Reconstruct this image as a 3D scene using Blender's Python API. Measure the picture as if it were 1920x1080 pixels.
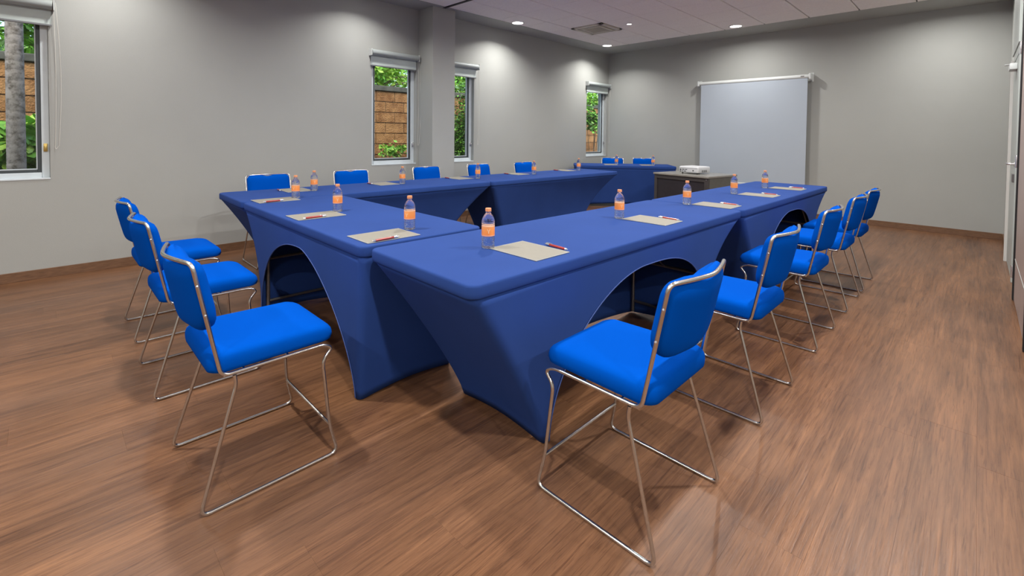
import bpy, bmesh, math, random
from mathutils import Vector, Matrix
PI = math.pi
R = math.radians
for o in list(bpy.data.objects): bpy.data.objects.remove(o)
sc = bpy.context.scene
COL = sc.collection
random.seed(7)

# ------------------------------------------------------------------ camera
YAW, PITCH, ROLL, FPX, SY, CH = R(44.9477), R(1.6077), R(0.5877), 875.8, 261.76, 1.2894
fw = Vector((-math.sin(YAW)*math.cos(PITCH), math.cos(YAW)*math.cos(PITCH), -math.sin(PITCH)))
rt = Vector((math.cos(YAW), math.sin(YAW), 0)); up = rt.cross(fw)
rt2 = rt*math.cos(ROLL) + up*math.sin(ROLL); up2 = -rt*math.sin(ROLL) + up*math.cos(ROLL)
cam_d = bpy.data.cameras.new('camera'); cam = bpy.data.objects.new('camera', cam_d); COL.objects.link(cam)
m = Matrix((rt2, up2, -fw)).transposed().to_4x4(); m.translation = Vector((0, 0, CH))
cam.matrix_world = m
cam_d.sensor_width = 36; cam_d.lens = FPX/1920*36; cam_d.shift_y = -SY/1920; cam_d.clip_start = .02
sc.camera = cam
F2 = Vector((-math.sin(YAW), math.cos(YAW))); R2 = Vector((math.cos(YAW), math.sin(YAW)))

# ------------------------------------------------------------------ exposure, world
sc.view_settings.view_transform = 'Standard'; sc.view_settings.look = 'None'
sc.view_settings.gamma = 1; sc.view_settings.use_curve_mapping = False
sc.view_settings.exposure = 0.0
DOWNLIGHT_W, SPOT_W, SKY = 42.0, 6.0, 0.54
LAMP_COL = (1.0, .975, .94)
w = bpy.data.worlds.new('world'); sc.world = w; w.use_nodes = True
nt = w.node_tree; bg = nt.nodes['Background']
sky = nt.nodes.new('ShaderNodeTexSky'); sky.sky_type = 'NISHITA'; sky.sun_disc = False
sky.sun_elevation = R(58); sky.sun_rotation = R(120); sky.dust_density = 4; sky.air_density = 1
nt.links.new(sky.outputs[0], bg.inputs[0]); bg.inputs[1].default_value = SKY

CEIL = 3.075
# downlights of the far bay and the near bay (x, y)
LAMPS = [(x, y) for y in (7.85, 5.33) for x in (-5.22, -2.80, -0.36)] + \
        [(x, y) for y in (2.85, .40, -2.05) for x in (-5.22, -2.80, -0.36, 2.08)]

# ------------------------------------------------------------------ helpers
def tag(o, label=None, cat=None, group=None, kind=None):
    if label: o['label'] = label
    if cat: o['category'] = cat
    if group: o['group'] = group
    if kind: o['kind'] = kind
    return o
def empty(name, loc=(0, 0, 0), rz=0):
    o = bpy.data.objects.new(name, None); COL.objects.link(o)
    o.location = loc; o.rotation_euler = (0, 0, rz); o.empty_display_size = .1
    return o
def link(name, me, mat=None, parent=None):
    o = bpy.data.objects.new(name, me); COL.objects.link(o)
    if mat and not me.materials: me.materials.append(mat)
    if parent: o.parent = parent
    return o
def mk(name, V, F, mat, parent=None, smooth=False):
    me = bpy.data.meshes.new(name); me.from_pydata([tuple(v) for v in V], [], F); me.update()
    if smooth:
        for p in me.polygons: p.use_smooth = True
    return link(name, me, mat, parent)
class MB:
    def __init__(s): s.V = []; s.F = []; s.S = []
    def add(s, V, F, sm=False):
        n = len(s.V); s.V += [tuple(v) for v in V]; s.F += [tuple(i+n for i in f) for f in F]; s.S += [sm]*len(F); return s
    def box(s, x0, x1, y0, y1, z0, z1, M=None, b=0):
        if b > 0:
            b = min(b, (x1-x0)/2.01, (y1-y0)/2.01, (z1-z0)/2.01)
            bm = bmesh.new(); bmesh.ops.create_cube(bm, size=1)
            for v in bm.verts: v.co = Vector(((x0+x1)/2+v.co.x*(x1-x0), (y0+y1)/2+v.co.y*(y1-y0), (z0+z1)/2+v.co.z*(z1-z0)))
            bmesh.ops.bevel(bm, geom=list(bm.edges), offset=b, segments=2, profile=.5, affect='EDGES')
            bm.verts.index_update()
            V = [v.co.copy() for v in bm.verts]; F = [[v.index for v in f.verts] for f in bm.faces]; bm.free()
        else:
            V = [Vector(p) for p in ((x0,y0,z0),(x1,y0,z0),(x1,y1,z0),(x0,y1,z0),(x0,y0,z1),(x1,y0,z1),(x1,y1,z1),(x0,y1,z1))]
            F = [(0,3,2,1),(4,5,6,7),(0,1,5,4),(1,2,6,5),(2,3,7,6),(3,0,4,7)]
        if M: V = [M @ v for v in V]
        return s.add(V, F)
    def tube(s, P, r, n=10, caps=True, closed=False):
        P = [Vector(p) for p in P]; V = []; F = []
        N = len(P); prev = None
        for i, p in enumerate(P):
            a = P[(i-1) % N] if (i or closed) else p; c = P[(i+1) % N] if (i < N-1 or closed) else p
            t = (c-a).normalized()
            if prev is None:
                u = t.orthogonal().normalized()
            else:
                u = (prev - t*prev.dot(t)).normalized()
            prev = u; v = t.cross(u)
            rr = r[i] if isinstance(r, (list, tuple)) else r
            for k in range(n):
                a_ = 2*PI*k/n; V.append(p + (u*math.cos(a_) + v*math.sin(a_))*rr)
        for i in range(N-1 if not closed else N):
            j = (i+1) % N
            for k in range(n): F.append((i*n+k, i*n+(k+1) % n, j*n+(k+1) % n, j*n+k))
        if caps and not closed: F.append(tuple(range(n-1, -1, -1))); F.append(tuple((N-1)*n+k for k in range(n)))
        return s.add(V, F, True)
    def lathe(s, prof, n=24, c=(0, 0, 0), M=None):
        V = []; F = []
        for r, z in prof:
            for k in range(n): V.append(Vector((c[0]+r*math.cos(2*PI*k/n), c[1]+r*math.sin(2*PI*k/n), c[2]+z)))
        for i in range(len(prof)-1):
            for k in range(n): F.append((i*n+k, i*n+(k+1) % n, (i+1)*n+(k+1) % n, (i+1)*n+k))
        if prof[0][0] > 1e-6: F.append(tuple(range(n-1, -1, -1)))
        if prof[-1][0] > 1e-6: F.append(tuple((len(prof)-1)*n+k for k in range(n)))
        if M: V = [M @ v for v in V]
        return s.add(V, F, True)
    def build(s, name, mat, parent=None, flat=False):
        me = bpy.data.meshes.new(name); me.from_pydata(s.V, [], s.F); me.update()
        if not flat:
            for p, q in zip(me.polygons, s.S): p.use_smooth = q
            if any(s.S) :
                try: me.set_sharp_from_angle(angle=R(40))
                except Exception: pass
        return link(name, me, mat, parent)
def fillet(P, rad, n=6):
    """round the inner corners of a polyline; rad is one number or one per point"""
    P = [Vector(p) for p in P]; out = [P[0]]
    for i in range(1, len(P)-1):
        r = rad[i] if isinstance(rad, (list, tuple)) else rad
        a, b, c = P[i-1], P[i], P[i+1]
        d1, d2 = (a-b), (c-b); l = min(r, d1.length*.49, d2.length*.49)
        p, q = b+d1.normalized()*l, b+d2.normalized()*l
        for k in range(n+1):
            t = k/n; out.append(p*(1-t)**2 + b*2*t*(1-t) + q*t*t)
    out.append(P[-1]); return out
def rrect(hx, hy, r, n=6):
    """counter-clockwise rounded rectangle outline"""
    out = []
    for cx, cy, a0 in ((hx-r, hy-r, 0), (-hx+r, hy-r, 90), (-hx+r, -hy+r, 180), (hx-r, -hy+r, 270)):
        for k in range(n+1):
            a = R(a0+90*k/n); out.append((cx+r*math.cos(a), cy+r*math.sin(a)))
    return out
def dup(root, loc, rz, label, cat=None, group=None):
    """copy of a thing with copies of its parts and sub-parts"""
    r = root.copy(); COL.objects.link(r); r.location = loc; r.rotation_euler = (0, 0, rz); r['label'] = label
    if group: r['group'] = group
    for ch in list(root.children):
        c = ch.copy(); COL.objects.link(c); c.parent = r
        for g in list(ch.children):
            d = g.copy(); COL.objects.link(d); d.parent = c
    return r

# ------------------------------------------------------------------ materials
def newmat(name):
    m = bpy.data.materials.new(name); m.use_nodes = True
    return m, m.node_tree, m.node_tree.nodes['Principled BSDF']
def node(nt, t, **k):
    n = nt.nodes.new(t)
    for a, b in k.items(): setattr(n, a, b)
    return n
def mat(name, col, rough=.5, metal=0, noise=0, nscale=40, bump=0, bscale=300, spec=.5, sheen=0, coat=0, stretch=None):
    m, nt, b = newmat(name)
    b.inputs['Base Color'].default_value = (*col, 1); b.inputs['Roughness'].default_value = rough
    b.inputs['Metallic'].default_value = metal; b.inputs['Specular IOR Level'].default_value = spec
    if sheen: b.inputs['Sheen Weight'].default_value = sheen
    if coat: b.inputs['Coat Weight'].default_value = coat; b.inputs['Coat Roughness'].default_value = .2
    tc = node(nt, 'ShaderNodeTexCoord'); src = tc.outputs['Object']
    if stretch:
        mp = node(nt, 'ShaderNodeMapping'); mp.inputs['Scale'].default_value = stretch
        nt.links.new(src, mp.inputs[0]); src = mp.outputs[0]
    if noise:
        n = node(nt, 'ShaderNodeTexNoise'); n.inputs['Scale'].default_value = nscale; n.inputs['Detail'].default_value = 4
        nt.links.new(src, n.inputs['Vector'])
        r = node(nt, 'ShaderNodeValToRGB')
        r.color_ramp.elements[0].position = .3; r.color_ramp.elements[1].position = .7
        r.color_ramp.elements[0].color = (*[c*(1-noise) for c in col], 1)
        r.color_ramp.elements[1].color = (*[min(1, c*(1+noise)) for c in col], 1)
        nt.links.new(n.outputs[0], r.inputs[0]); nt.links.new(r.outputs[0], b.inputs['Base Color'])
    if bump:
        n = node(nt, 'ShaderNodeTexNoise'); n.inputs['Scale'].default_value = bscale; n.inputs['Detail'].default_value = 3
        nt.links.new(src, n.inputs['Vector'])
        bp = node(nt, 'ShaderNodeBump'); bp.inputs['Strength'].default_value = bump; bp.inputs['Distance'].default_value = .004
        nt.links.new(n.outputs[0], bp.inputs['Height']); nt.links.new(bp.outputs[0], b.inputs['Normal'])
    return m
def emit(name, col, s):
    m, nt, b = newmat(name)
    b.inputs['Emission Color'].default_value = (*col, 1); b.inputs['Emission Strength'].default_value = s
    b.inputs['Base Color'].default_value = (*col, 1)
    return m

WALLC = (.385, .394, .374)
M_wall = mat('wall_paint', WALLC, .62, noise=.03, nscale=1.2, bump=.12, bscale=160, spec=.35)
M_soffit = mat('soffit_paint', WALLC, .62, noise=.03, nscale=1.5, spec=.3)
M_tile = mat('ceiling_tile', (.90, .855, .835), .9, noise=.04, nscale=60, bump=.3, bscale=350, spec=.15)
M_tee = mat('ceiling_tee', (.34, .31, .30), .6)
M_track = mat('track_dark', (.015, .013, .014), .6)
M_base = mat('baseboard_wood', (.165, .085, .045), .45, noise=.25, nscale=18, stretch=(1, 1, 8))
M_alu = mat('window_aluminium', (.62, .68, .71), .35, noise=.03, nscale=8)
M_gasket = mat('window_gasket', (.045, .055, .06), .5)
M_brass = mat('brass_lock', (.62, .45, .14), .35, .7)
M_blind = mat('blind_fabric', (.53, .60, .58), .8, bump=.15, bscale=900)
M_blindtube = mat('blind_tube', (.34, .375, .37), .45)
M_darkbar = mat('blind_bottom_bar', (.20, .21, .22), .5)
M_chain = mat('blind_chain', (.62, .61, .56), .4)
M_chrome = mat('chrome_tube', (.64, .63, .61), .22, 1, noise=.04, nscale=30)
M_steel = mat('steel_leg', (.22, .21, .21), .35, .8)
M_chair = mat('blue_seat_fabric', (.0, .070, .42), .95, noise=.06, nscale=500, bump=.10, bscale=1200, spec=.02)
M_cloth = mat('navy_stretch_cover', (.022, .057, .222), .85, noise=.05, nscale=3, bump=.10, bscale=700, spec=.12)
M_hem = mat('cover_hem', (.045, .085, .27), .7)
M_top = mat('table_board', (.30, .30, .32), .5, noise=.05)
M_paper = mat('paper_cream', (.235, .222, .185), .7, noise=.02, nscale=30)
M_paperedge = mat('paper_edge', (.38, .39, .38), .6)
M_penred = mat('pen_red', (.36, .035, .025), .3, coat=.5)
M_silver = mat('pen_silver', (.75, .75, .77), .25, .9)
M_cap = mat('bottle_cap', (.74, .30, .13), .45)
M_white = mat('screen_white', (.412, .465, .53), .8, noise=.01, nscale=3)
M_casing = mat('casing_white', (.66, .69, .68), .4)
M_black = mat('black_rubber', (.01, .01, .011), .6)
M_proj = mat('projector_white', (.62, .63, .65), .4, noise=.02)
M_port = mat('projector_port', (.05, .055, .06), .5)
M_cabtop = mat('cabinet_top', (.26, .25, .225), .22, noise=.08, nscale=12)
M_cabfr = mat('cabinet_frame', (.055, .050, .050), .4, noise=.1, nscale=14)
M_cabpan = mat('cabinet_panel', (.026, .023, .028), .45, noise=.1, nscale=14)
M_cabside = mat('cabinet_side', (.115, .112, .098), .4, noise=.08, nscale=14)
M_leaf = [mat('leaf_dark', (.05, .15, .015), .45, noise=.3, nscale=6), mat('leaf_mid', (.17, .42, .04), .45, noise=.3, nscale=6),
          mat('leaf_light', (.36, .58, .08), .45, noise=.3, nscale=6)]
M_bark = mat('bark', (.16, .11, .07), .9, noise=.3, nscale=20, bump=.6, bscale=60)
M_doorbrown = mat('door_brown_laminate', (.34, .265, .24), .42, noise=.10, nscale=9, stretch=(1, 1, .15))
M_doorgrey = mat('door_grey_paint', (.40, .43, .41), .4)
M_frame = mat('door_frame_white', (.62, .61, .58), .4)
M_grille = mat('vent_grille', (.42, .38, .31), .6)
M_ventframe = mat('vent_frame', (.60, .56, .48), .5)
M_mortar = mat('mortar', (.20, .13, .075), .95, bump=.4, bscale=80)
M_cap_c = mat('coping_concrete', (.10, .10, .085), .95, noise=.3, nscale=10, bump=.5, bscale=60)
M_soil = mat('garden_soil', (.10, .07, .04), .95, noise=.4, nscale=8, bump=.6, bscale=30)

def block_mat():
    m, nt, b = newmat('sandstone_block'); b.inputs['Roughness'].default_value = .92
    oi = node(nt, 'ShaderNodeObjectInfo'); g = node(nt, 'ShaderNodeNewGeometry')
    n = node(nt, 'ShaderNodeTexNoise'); n.inputs['Scale'].default_value = 7; n.inputs['Detail'].default_value = 6
    nt.links.new(g.outputs['Position'], n.inputs['Vector'])
    r = node(nt, 'ShaderNodeValToRGB'); r.color_ramp.elements[0].position = .3; r.color_ramp.elements[1].position = .72
    r.color_ramp.elements[0].color = (.24, .105, .035, 1); r.color_ramp.elements[1].color = (.46, .245, .10, 1)
    mx = node(nt, 'ShaderNodeMath', operation='MULTIPLY_ADD'); mx.inputs[1].default_value = .3; mx.inputs[2].default_value = -.15
    nt.links.new(oi.outputs['Random'], mx.inputs[0])
    ad = node(nt, 'ShaderNodeMath', operation='ADD'); nt.links.new(mx.outputs[0], ad.inputs[0]); nt.links.new(n.outputs[0], ad.inputs[1])
    nt.links.new(ad.outputs[0], r.inputs[0]); nt.links.new(r.outputs[0], b.inputs['Base Color'])
    n2 = node(nt, 'ShaderNodeTexNoise'); n2.inputs['Scale'].default_value = 40; nt.links.new(g.outputs['Position'], n2.inputs['Vector'])
    bp = node(nt, 'ShaderNodeBump'); bp.inputs['Strength'].default_value = .8; bp.inputs['Distance'].default_value = .02
    nt.links.new(n2.outputs[0], bp.inputs['Height']); nt.links.new(bp.outputs[0], b.inputs['Normal'])
    return m
M_block = block_mat()

def plank_mat():
    m, nt, b = newmat('vinyl_plank'); L = nt.links.new
    g = node(nt, 'ShaderNodeNewGeometry'); oi = node(nt, 'ShaderNodeObjectInfo')
    cb = node(nt, 'ShaderNodeCombineXYZ')
    mu = node(nt, 'ShaderNodeMath', operation='MULTIPLY'); mu.inputs[1].default_value = 37.
    L(oi.outputs['Random'], mu.inputs[0]); L(mu.outputs[0], cb.inputs[1]); L(mu.outputs[0], cb.inputs[2])
    va = node(nt, 'ShaderNodeVectorMath', operation='ADD'); L(g.outputs['Position'], va.inputs[0]); L(cb.outputs[0], va.inputs[1])
    def ns(scale, st, det=6, rough=.6, dist=0, own=True):
        mp = node(nt, 'ShaderNodeMapping'); mp.inputs['Scale'].default_value = st; L(va.outputs[0] if own else g.outputs['Position'], mp.inputs[0])
        n = node(nt, 'ShaderNodeTexNoise'); n.inputs['Scale'].default_value = scale; n.inputs['Detail'].default_value = det
        n.inputs['Roughness'].default_value = rough; n.inputs['Distortion'].default_value = dist
        L(mp.outputs[0], n.inputs['Vector']); return n.outputs[0]
    big = ns(1.0, (5, .7, 1), 4, .55, .6, False)      # broad soft streaks
    fine = ns(1.0, (95, 3.4, 1), 6, .7, .5)    # grain
    hair = ns(1.0, (125, 3.6, 1), 5, .7, 1.6)
    r = node(nt, 'ShaderNodeValToRGB'); e = r.color_ramp.elements
    e[0].position = .30; e[0].color = (.090, .040, .019, 1); e[1].position = .70; e[1].color = (.345, .165, .074, 1)
    k = e.new(.5); k.color = (.200, .094, .044, 1)
    a1 = node(nt, 'ShaderNodeMath', operation='MULTIPLY_ADD'); a1.inputs[1].default_value = .36
    L(fine, a1.inputs[0]); 
    a0 = node(nt, 'ShaderNodeMath', operation='MULTIPLY_ADD'); a0.inputs[1].default_value = .42; a0.inputs[2].default_value = -.15
    mid = ns(1.0, (32, 2.0, 1), 4, .55, .8, False)     # darker veins
    am = node(nt, 'ShaderNodeMath', operation='MULTIPLY_ADD'); am.inputs[1].default_value = .36
    L(big, a0.inputs[0]); L(mid, am.inputs[0]); L(a0.outputs[0], am.inputs[2]); L(am.outputs[0], a1.inputs[2])
    a2 = node(nt, 'ShaderNodeMath', operation='MULTIPLY_ADD'); a2.inputs[1].default_value = .035
    L(oi.outputs['Random'], a2.inputs[0]); L(a1.outputs[0], a2.inputs[2])
    L(a2.outputs[0], r.inputs[0])
    hs = node(nt, 'ShaderNodeMix', data_type='RGBA', blend_type='MULTIPLY'); hs.inputs[0].default_value = .8
    hr = node(nt, 'ShaderNodeValToRGB'); hr.color_ramp.elements[0].position = .36; hr.color_ramp.elements[0].color = (.50, .43, .40, 1)
    hr.color_ramp.elements[1].position = .5; hr.color_ramp.elements[1].color = (1, 1, 1, 1)
    L(hair, hr.inputs[0]); L(r.outputs[0], hs.inputs[6]); L(hr.outputs[0], hs.inputs[7])
    # greyish wash in places
    wash = ns(.5, (3, .8, 1), 2, .5, 0, False)
    wr = node(nt, 'ShaderNodeValToRGB'); wr.color_ramp.elements[0].position = .42; wr.color_ramp.elements[1].position = .68
    L(wash, wr.inputs[0])
    wm = node(nt, 'ShaderNodeMath', operation='MULTIPLY'); wm.inputs[1].default_value = .22; L(wr.outputs[0], wm.inputs[0])
    mg = node(nt, 'ShaderNodeMix', data_type='RGBA'); L(wm.outputs[0], mg.inputs[0]); L(hs.outputs[2], mg.inputs[6])
    mg.inputs[7].default_value = (.175, .120, .095, 1)
    L(mg.outputs[2], b.inputs['Base Color'])
    rr = node(nt, 'ShaderNodeMapRange'); rr.inputs[3].default_value = .24; rr.inputs[4].default_value = .42
    L(fine, rr.inputs[0]); L(rr.outputs[0], b.inputs['Roughness'])
    b.inputs['Specular IOR Level'].default_value = .34
    bp = node(nt, 'ShaderNodeBump'); bp.inputs['Strength'].default_value = .35; bp.inputs['Distance'].default_value = .0012
    ba = node(nt, 'ShaderNodeMath', operation='ADD'); L(fine, ba.inputs[0]); L(hair, ba.inputs[1]); L(ba.outputs[0], bp.inputs['Height'])
    L(bp.outputs[0], b.inputs['Normal'])
    return m
M_plank = plank_mat()

def glass_mat(name, tint, gloss):
    m, nt, b = newmat(name); nt.nodes.remove(b); out = nt.nodes['Material Output']
    t = node(nt, 'ShaderNodeBsdfTransparent'); t.inputs[0].default_value = (*tint, 1)
    gl = node(nt, 'ShaderNodeBsdfGlossy'); gl.inputs['Roughness'].default_value = .01
    fr = node(nt, 'ShaderNodeFresnel'); fr.inputs[0].default_value = 1.45
    mu = node(nt, 'ShaderNodeMath', operation='MULTIPLY'); mu.inputs[1].default_value = gloss
    gb = node(nt, 'ShaderNodeNewGeometry'); sb = node(nt, 'ShaderNodeMath', operation='SUBTRACT'); sb.inputs[0].default_value = 1
    nt.links.new(gb.outputs['Backfacing'], sb.inputs[1]); m2 = node(nt, 'ShaderNodeMath', operation='MULTIPLY')
    nt.links.new(fr.outputs[0], m2.inputs[0]); nt.links.new(sb.outputs[0], m2.inputs[1])     # the far face of the pane adds no second mirror
    nt.links.new(m2.outputs[0], mu.inputs[0])
    mx = node(nt, 'ShaderNodeMixShader'); nt.links.new(mu.outputs[0], mx.inputs[0]); nt.links.new(t.outputs[0], mx.inputs[1]); nt.links.new(gl.outputs[0], mx.inputs[2])
    nt.links.new(mx.outputs[0], out.inputs[0]); return m
M_glass = glass_mat('window_glass', (.93, .97, .95), 1.0)
def water_mat():
    m, nt, b = newmat('bottle_water'); out = nt.nodes['Material Output']
    b.inputs['Base Color'].default_value = (.96, .98, 1, 1); b.inputs['Roughness'].default_value = .03
    b.inputs['Transmission Weight'].default_value = 1; b.inputs['IOR'].default_value = 1.33
    t = node(nt, 'ShaderNodeBsdfTransparent'); t.inputs[0].default_value = (.97, .98, 1, 1)
    tc = node(nt, 'ShaderNodeTexCoord'); n = node(nt, 'ShaderNodeTexNoise'); n.inputs['Scale'].default_value = 70; n.inputs['Detail'].default_value = 2
    nt.links.new(tc.outputs['Object'], n.inputs['Vector']); bp = node(nt, 'ShaderNodeBump'); bp.inputs['Strength'].default_value = .55; bp.inputs['Distance'].default_value = .004
    nt.links.new(n.outputs[0], bp.inputs['Height']); nt.links.new(bp.outputs[0], b.inputs['Normal'])
    mx = node(nt, 'ShaderNodeMixShader'); mx.inputs[0].default_value = .30
    nt.links.new(b.outputs[0], mx.inputs[1]); nt.links.new(t.outputs[0], mx.inputs[2]); nt.links.new(mx.outputs[0], out.inputs[0])
    return m
M_water = water_mat()
def label_mat():
    m, nt, b = newmat('bottle_label'); L = nt.links.new
    b.inputs['Roughness'].default_value = .35
    tc = node(nt, 'ShaderNodeTexCoord'); sp = node(nt, 'ShaderNodeSeparateXYZ'); L(tc.outputs['Object'], sp.inputs[0])
    r = node(nt, 'ShaderNodeValToRGB'); e = r.color_ramp.elements; r.color_ramp.interpolation = 'LINEAR'
    mr = node(nt, 'ShaderNodeMapRange'); mr.inputs[1].default_value = .056; mr.inputs[2].default_value = .106
    L(sp.outputs[2], mr.inputs[0]); L(mr.outputs[0], r.inputs[0])
    e[0].position = 0; e[0].color = (.42, .13, .16, 1); e[1].position = 1; e[1].color = (.80, .42, .24, 1)
    for p, c in ((.10, (.80, .40, .28, 1)), (.2, (.88, .27, .06, 1)), (.85, (.90, .33, .09, 1))):
        k = e.new(p); k.color = c
    L(r.outputs[0], b.inputs['Base Color']); return m
M_label = label_mat()
M_labelmark = mat('label_mark', (.9, .62, .38), .4)
M_lens = emit('lamp_lens', (1, .98, .95), 14)
M_lamprim = mat('lamp_rim', (.75, .74, .72), .4)

# ------------------------------------------------------------------ lights' own builder
def downlight(x, y, i, label, small=False):
    r = .085 if not small else .035
    z = CEIL if y > 4.05 else CEIL
    t = empty('ceiling_downlight' if not small else 'ceiling_spotlight', (x, y, z))
    tag(t, label, 'light', 'recessed downlights' if not small else None)
    MB().lathe([(r*.98, -.001), (r*1.0, -.008), (r*1.22, -.006), (r*1.25, 0.0), (r*.98, -.0005)], 32).build('rim', M_lamprim, t)
    MB().lathe([(r*.97, -.0035), (0, -.005)], 32).build('lens', M_lens, t)
    l = bpy.data.lights.new('lamp_light', 'AREA'); l.shape = 'DISK'; l.size = r*1.35
    l.energy = SPOT_W if small else DOWNLIGHT_W*((.27 if y > 2 else .33) if (x < -5 and y < 3) else .50 if x < -5 else .54 if y > 7 else 1.15); l.color = LAMP_COL; l.spread = R(136 if x < -5 else 168)
    lo = bpy.data.objects.new('lamp_light', l); COL.objects.link(lo); lo.location = (0, 0, -.012); lo.parent = t
    return t
lamp_lab = {
 (-5.22, 7.85): 'round recessed downlight nearest the ceiling corner of the left and back walls',
 (-5.22, 5.33): 'round recessed downlight close to the left wall, between pillar and far corner',
 (-2.80, 7.85): 'round recessed downlight in front of the projection screen near the back soffit',
 (-0.36, 7.85): 'round recessed downlight cut by the top edge, near the back soffit right of the screen'}
nth = {-5.22: 'first', -2.80: 'second', -0.36: 'third', 2.08: 'fourth'}
rowname = {5.33: 'middle of the far bay', 2.85: 'near bay just before the dark track', .40: 'near bay above the camera', -2.05: 'near bay behind the camera'}
for i, (x, y) in enumerate(LAMPS):
    downlight(x, y, i, lamp_lab.get((x, y)) or 'recessed downlight, %s from the left wall, %s' % (nth[x], rowname.get(y, 'far bay')))
downlight(-3.97, 6.58, 99, 'small bright pinpoint spotlight beside the square ceiling vent', small=True)

# ------------------------------------------------------------------ room shell
XW, YB, XR = -5.7514, 8.7221, .262
XN, YN, YC = 3.3, -3.6, 4.0       # near bay: right wall, rear wall, where the far bay starts
WT = .22
WIN = [(-.74, .035), (3.10, 3.795), (4.225, 4.885), (7.93, 8.655)]   # openings along the left wall
SILL, HEAD = .876, 2.32
def struct(name, mb, mat_, parent=None): 
    o = mb.build(name, mat_, parent)
    if not parent: o['kind'] = 'structure'
    return o
mb = MB()
ys = [YN-WT] + [v for w_ in WIN for v in w_] + [YB+WT]
for k in range(0, len(ys), 2): mb.box(XW-WT, XW, ys[k], ys[k+1], -.05, CEIL+.15)
for a, b in WIN: mb.box(XW-WT, XW, a, b, -.05, SILL); mb.box(XW-WT, XW, a, b, HEAD, CEIL+.15)
struct('wall_left', mb, M_wall)
struct('wall_back', MB().box(XW, XR+.16, YB, YB+WT, -.05, CEIL+.15), M_wall)
struct('wall_right', MB().box(XR, XR+.16, YC, 6.20, -.05, CEIL+.15).box(XR, XR+.16, 7.28, YB, -.05, CEIL+.15).box(XR, XR+.16, 6.20, 7.28, 2.13, CEIL+.15).box(XR+.16, XN+WT, YC, YC+.16, -.05, CEIL+.15), M_wall)
struct('wall_near', MB().box(XN, XN+WT, YN, YC, -.05, CEIL+.15).box(XW, XN+WT, YN-WT, YN, -.05, CEIL+.15), M_wall)
struct('wall_column', MB().box(XW+.0005, -5.40, 3.832, 4.222, 0.001, CEIL-.0005, b=.004), M_wall)
mb = MB().box(XW, XW+.012, YN, 3.832, 0, .083, b=.002).box(XW, XW+.012, 4.222, YB, 0, .083, b=.002).box(-5.40, -5.388, 3.832, 4.222, 0, .083, b=.002)
struct('baseboard_left', mb, M_base)
struct('baseboard_back', MB().box(XW+.012, XR, YB-.012, YB, 0, .083, b=.002), M_base)
struct('baseboard_right', MB().box(XR-.012, XR, 7.36, YB-.012, 0, .083, b=.002), M_base)

# floor with its planks
fl = struct('floor', MB().box(XW-WT, XN+WT, YN-WT, YB+WT, -.06, -.008), M_mortar)
PW, PL, gap = .1865, 1.22, .0001
def plank_mesh(x0, x1, y0, y1):
    b = .0002; z1 = 0; z0 = -.008
    V = [(x0, y0, z0), (x1, y0, z0), (x1, y1, z0), (x0, y1, z0), (x0, y0, z1-b), (x1, y0, z1-b), (x1, y1, z1-b), (x0, y1, z1-b),
         (x0+b, y0+b, z1), (x1-b, y0+b, z1), (x1-b, y1-b, z1), (x0+b, y1-b, z1)]
    F = [(0,1,5,4),(1,2,6,5),(2,3,7,6),(3,0,4,7),(4,5,9,8),(5,6,10,9),(6,7,11,10),(7,4,8,11),(8,9,10,11)]
    return V, F
full = None; planks = []
nx = int(math.ceil((XN-XW)/PW))
rnd = random.Random(3)
for i in range(nx):
    x0 = XW+i*PW; x1 = min(x0+PW, XN); off = rnd.random()*PL; y = YN-off
    while y < YB:
        a, b_ = max(y, YN), min(y+PL, YB)
        lim = YC if x0 > XR else YB
        b_ = min(b_, lim)
        if b_-a > .02 and not (x0 < XR and x1 > XR and b_ > YC and False):
            planks.append((x0+gap, x1-gap, a+gap, b_-gap))
        y += PL
def visible(p):
    # nearest visible ones first: distance along the view, inside the view cone
    cx, cy = (p[0]+p[1])/2, (p[2]+p[3])/2
    best = None
    for yy in (p[2], cy, p[3]):
        d = -cx*math.sin(YAW)+yy*math.cos(YAW); l = cx*math.cos(YAW)+yy*math.sin(YAW)
        if d > .9 and abs(l)/d < 1.13: best = d if best is None else min(best, d)
    return best
vis = sorted([(visible(p), p) for p in planks if visible(p) is not None])
rest = [p for p in planks if visible(p) is None] + [p for d, p in vis[300:]]
shared = {}
for d, p in vis[:300]:
    w_, l_ = round(p[1]-p[0], 4), round(p[3]-p[2], 4)
    key = (w_, l_)
    if key not in shared:
        V, F = plank_mesh(0, w_, 0, l_); me = bpy.data.meshes.new('plank'); me.from_pydata(V, [], F); me.update(); me.materials.append(M_plank); shared[key] = me
    o = link('plank', shared[key], None, fl); o.location = (p[0], p[2], 0)
mb = MB()
for p in rest: mb.add(*plank_mesh(*p))
tag(mb.build('planks', M_plank, fl), kind='stuff')

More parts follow.
